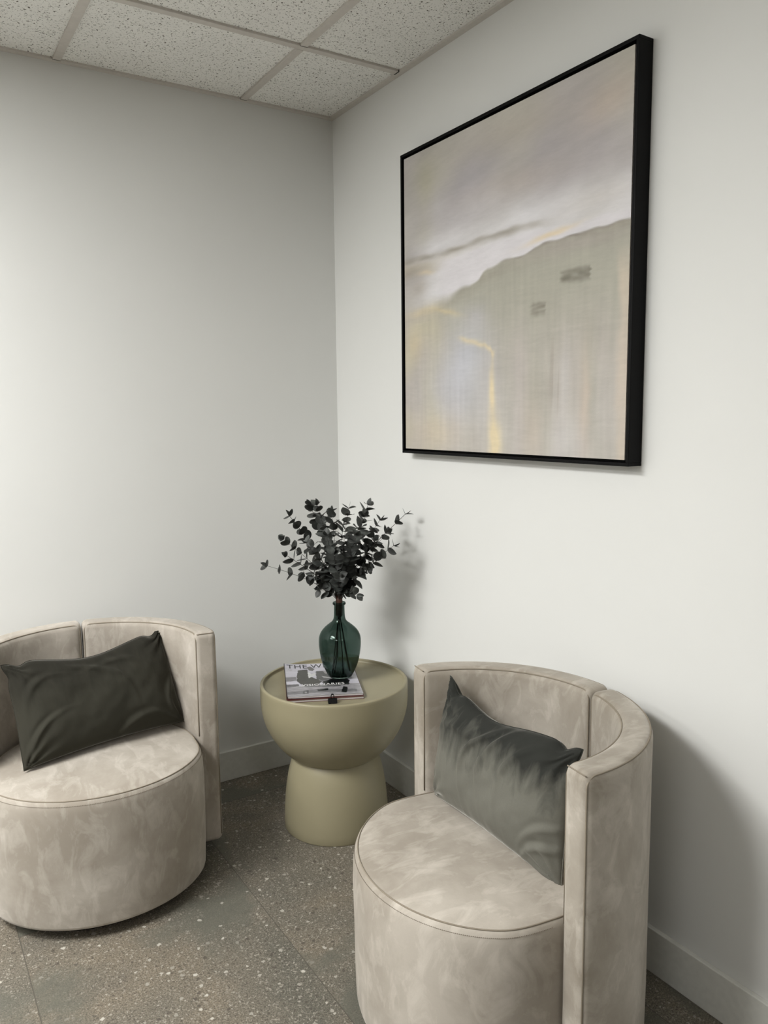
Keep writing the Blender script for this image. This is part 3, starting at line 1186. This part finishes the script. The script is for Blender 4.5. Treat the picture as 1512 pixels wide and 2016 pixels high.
def curve_y(P, x):
    if x <= P[0][0]:
        return P[0][1]
    for (x0, y0), (x1, y1) in zip(P, P[1:]):
        if x <= x1:
            t = (x - x0) / (x1 - x0)
            t = t * t * (3 - 2 * t)
            return y0 + (y1 - y0) * t
    return P[-1][1]


RIDGE = [(0.0, 0.478), (0.111, 0.490), (0.238, 0.498), (0.354, 0.520), (0.461, 0.559), (0.589, 0.575), (0.714, 0.588), (0.836, 0.592), (1.0, 0.594)]
STREAK = [(0.0, 0.655), (0.262, 0.650), (0.481, 0.655), (0.643, 0.653), (0.78, 0.645)]


def lerp3(a, b, t):
    t = max(0.0, min(1.0, t))
    return tuple(x + (y - x) * t for x, y in zip(a, b))


def N(x, y, z=0.0):
    return noise.noise(Vector((x, y, z)))


def paint(x, y):
    # loose brush wobble
    wx = x + 0.012 * N(x * 7, y * 7, 1) + 0.006 * N(x * 25, y * 25, 2)
    wy = y + 0.006 * N(x * 9, y * 22, 3) + 0.004 * N(x * 20, y * 60, 4)
    mauve, beige, white = (178, 173, 174), (190, 186, 177), (224, 223, 227)
    grey, blue, yellow = (168, 166, 154), (192, 194, 203), (226, 208, 170)
    # sky
    c = lerp3(mauve, beige, 0.5 + 1.1 * N(wx * 3.2, wy * 4.5, 7))
    c = lerp3(c, (170, 166, 172), 0.6 * gs(wx, wy, 0.40, 0.87, 0.14, 0.06, 0.2) + 0.5 * gs(wx, wy, 0.07, 0.72, 0.06, 0.10))
    c = lerp3(c, (186, 182, 160), 0.6 * gs(wx, wy, 0.13, 0.90, 0.06, 0.08) + 0.45 * gs(wx, wy, 0.12, 0.72, 0.08, 0.06))
    c = lerp3(c, (198, 184, 172), 0.7 * gs(wx, wy, 0.92, 0.90, 0.10, 0.05, 0.2) + 0.4 * gs(wx, wy, 0.55, 0.78, 0.2, 0.04))
    c = lerp3(c, (178, 170, 158), 0.45 * gs(wx, wy, 0.6, 0.93, 0.25, 0.05))
    c = lerp3(c, (200, 197, 199), 0.55 * gs(wx, wy, 0.40, 0.76, 0.25, 0.045) + 0.4 * gs(wx, wy, 0.2, 0.80, 0.05, 0.05))
    c = lerp3(c, white, smstep(0.77, 0.67, wy) * (0.75 + 0.3 * N(wx * 4, wy * 9, 9)) * smstep(-0.02, 0.2, wx))
    c = lerp3(c, (205, 200, 196), 0.5 * gs(wx, wy, 0.9, 0.67, 0.15, 0.03))
    # thin streak over the bright band
    sy = curve_y(STREAK, wx)
    k = smstep(0.80, 0.60, wx)
    c = lerp3(c, (150, 143, 132), 0.8 * k * math.exp(-((wy - sy + 0.004) / 0.010) ** 2) * (0.7 + 0.5 * N(wx * 12, wy * 60, 5)))
    c = lerp3(c, (196, 188, 170), 0.7 * k * smstep(0.035, 0.0, abs(wy - sy + 0.035)) * smstep(0.55, 0.05, wx))
    c = lerp3(c, (160, 152, 142), 0.7 * gs(wx, wy, 0.03, 0.61, 0.10, 0.022) + 0.45 * gs(wx, wy, 0.08, 0.555, 0.05, 0.03))
    # white band between streak and hill
    ry = curve_y(RIDGE, wx)
    if wy < sy:
        c = lerp3(c, (218, 215, 219), smstep(0.14, 0.28, wx) * smstep(ry - 0.02, ry + 0.015, wy) * smstep(0.0, 0.02, sy - 0.012 - wy) * 0.95)
    c = lerp3(c, (224, 206, 174), 0.8 * gs(wx, wy, 0.72, 0.612, 0.09, 0.008, 0.1) + 0.5 * gs(wx, wy, 0.13, 0.60, 0.05, 0.008))
    # hill
    ry += 0.006 * N(x * 18, y * 30, 51) * smstep(0.2, 0.5, x)
    sw = 0.005 + 0.030 * smstep(0.42, 0.10, wx)
    hill = smstep(sw, -sw, wy - ry)
    left = smstep(0.30, 0.14, wx)
    hc = lerp3(grey, (176, 174, 163), 0.5 + 0.9 * N(wx * 5, wy * 7, 11))
    hc = lerp3(hc, (186, 179, 174), smstep(0.50, 0.25, wy) * (0.6 + 0.6 * N(wx * 16, wy * 2.5, 13)))
    hc = lerp3(hc, (200, 196, 194), 0.60 * smstep(0.35, 0.05, wy) * (0.4 + 0.9 * N(wx * 14, wy * 2.0, 17)))
    hc = lerp3(hc, (150, 144, 132), 0.55 * smstep(0.06, 0.0, ry - wy) * (0.6 + 0.5 * N(wx * 14, wy * 40, 8)))
    hc = lerp3(hc, (172, 164, 160), 0.5 * gs(wx, wy, 0.82, 0.57, 0.2, 0.02))
    hcl = lerp3((190, 184, 166), (182, 176, 170), 0.5 + N(wx * 8, wy * 8, 19))
    hc = lerp3(hc, hcl, left)
    hc = lerp3(hc, blue, 0.65 * gs(wx, wy, 0.30, 0.21, 0.16, 0.13) + 0.5 * gs(wx, wy, 0.36, 0.33, 0.10, 0.09))
    hc = lerp3(hc, (192, 190, 196), 0.5 * gs(wx, wy, 0.40, 0.42, 0.05, 0.04))
    # painted dark dashes
    jx, jy = 0.004 * N(x * 20, y * 150, 6), 0.005 * N(x * 50, y * 8, 6)
    def rect(x0, x1, y0, y1, e=0.012):
        X, Y = x + jx * 2, y + jy
        return smstep(0, e, X - x0) * smstep(0, e * 0.4, x1 - X) * smstep(0, e, Y - y0) * smstep(0, e * 0.6, y1 - Y)
    hc = lerp3(hc, (120, 117, 106), 0.85 * rect(0.755, 0.875, 0.462, 0.512, 0.02) * (0.75 + 0.5 * N(x * 30, y * 90, 3)))
    hc = lerp3(hc, (126, 123, 112), 0.75 * rect(0.635, 0.712, 0.388, 0.44, 0.025) * (0.7 + 0.7 * N(x * 20, y * 120, 4)))
    # fine vertical scratches bottom right
    hc = lerp3(hc, (160, 150, 142), 0.5 * smstep(0.36, 0.28, wy) * smstep(0.05, 0.2, wy) * smstep(0.25, 0.45, N(x * 55, y * 3, 21)) * smstep(0.7, 0.75, x) * smstep(0.9, 0.86, x))
    hc = lerp3(hc, (206, 190, 176), 0.6 * gs(wx, wy, 0.86, 0.15, 0.02, 0.14) + 0.35 * gs(wx, wy, 0.66, 0.06, 0.04, 0.1))
    hc = lerp3(hc, (204, 202, 202), 0.5 * gs(wx, wy, 0.80, 0.04, 0.05, 0.07) + 0.4 * gs(wx, wy, 0.78, 0.22, 0.02, 0.10))
    # warm glow on the left
    hc = lerp3(hc, (214, 196, 154), 0.55 * gs(wx, wy, 0.10, 0.475, 0.10, 0.018) + 0.5 * gs(wx, wy, 0.25, 0.455, 0.07, 0.010, -0.25) + 0.4 * gs(wx, wy, 0.06, 0.37, 0.05, 0.06))
    hc = lerp3(hc, (196, 190, 166), 0.6 * gs(wx, wy, 0.10, 0.42, 0.08, 0.03))
    # golden arch and its leg
    arch = [(0.30, 0.363), (0.36, 0.352), (0.43, 0.337), (0.465, 0.318), (0.48, 0.300)]
    if 0.27 < wx < 0.5:
        ay = curve_y(arch, wx)
        hc = lerp3(hc, (226, 208, 168), 0.6 * math.exp(-((wy - ay) / 0.010) ** 2) * smstep(0.28, 0.34, wx) * smstep(0.495, 0.475, wx))
    leg = math.exp(-((wx - (0.480 + 0.015 * smstep(0.25, 0.0, wy))) / (0.009 + 0.018 * smstep(0.28, 0.06, wy))) ** 2) * smstep(0.325, 0.28, wy)
    hc = lerp3(hc, (228, 211, 172), min(0.8, leg * (0.75 + 0.6 * N(x * 20, y * 12, 4))))
    hc = lerp3(hc, (208, 192, 166), 0.4 * gs(wx, wy, 0.18, 0.06, 0.15, 0.06))
    c = lerp3(c, hc, hill)
    # ridge line and its shade
    c = lerp3(c, (120, 113, 102), 0.6 * math.exp(-((wy - ry) / 0.0035) ** 2) * smstep(0.42, 0.62, wx) * (0.7 + 0.6 * N(wx * 25, wy * 50, 2)))
    # warm right edge
    c = lerp3(c, (214, 198, 180), 0.65 * smstep(0.955, 0.985, wx) * smstep(0.56, 0.45, wy) * (0.8 + 0.4 * N(x * 10, y * 6, 3)))
    # visible brush strokes: long and slanting in the sky, upright below
    st = N(x * 5 + y * 2, y * 46 - x * 7, 31) * (1 - hill) * 0.022 + N(x * 70, y * 6, 33) * hill * 0.030 + N(x * 9, y * 75, 35) * hill * 0.018 + N(x * 12, y * 14, 36) * 0.02
    cloud = N(x * 2.3 + 4, y * 5.0 - x * 1.2, 41) * 0.07 * (1 - hill) * smstep(0.68, 0.8, y)
    c = tuple(v * (1 + st + cloud) for v in c)
    return tuple(max(0, min(255, v)) for v in c)


cw0, cw1 = -W_ / 2 + fw + gap, W_ / 2 - fw - gap
cz0, cz1 = fw + gap, H_ - fw - gap
NXC, NYC = 330, 330
bm = bmesh.new()
lay = bm.loops.layers.float_color.new('paint')
XF, XBk = -FD + 0.0045, -0.012
g = []
cols = {}
for j in range(NYC + 1):
    row = []
    for i in range(NXC + 1):
        v = bm.verts.new((XF, cw1 + (cw0 - cw1) * i / NXC, cz0 + (cz1 - cz0) * j / NYC))
        cols[v] = (*s2l(paint(i / NXC, j / NYC)), 1)
        row.append(v)
    g.append(row)
for j in range(NYC):
    for i in range(NXC):
        f = bm.faces.new((g[j][i], g[j][i + 1], g[j + 1][i + 1], g[j + 1][i]))
        for lp in f.loops:
            lp[lay] = cols[lp.vert]
rim = g[0][:] + [g[j][-1] for j in range(1, NYC + 1)] + [g[-1][i] for i in range(NXC - 1, -1, -1)] + [g[j][0] for j in range(NYC - 1, 0, -1)]
back = [bm.verts.new((XBk, v.co.y, v.co.z)) for v in rim]
edgecol = (*s2l((214, 208, 202)), 1)
for i in range(len(rim)):
    j = (i + 1) % len(rim)
    f = bm.faces.new((rim[j], rim[i], back[i], back[j]))
    for lp in f.loops:
        lp[lay] = edgecol
build('canvas', bm, M_ART, fr)
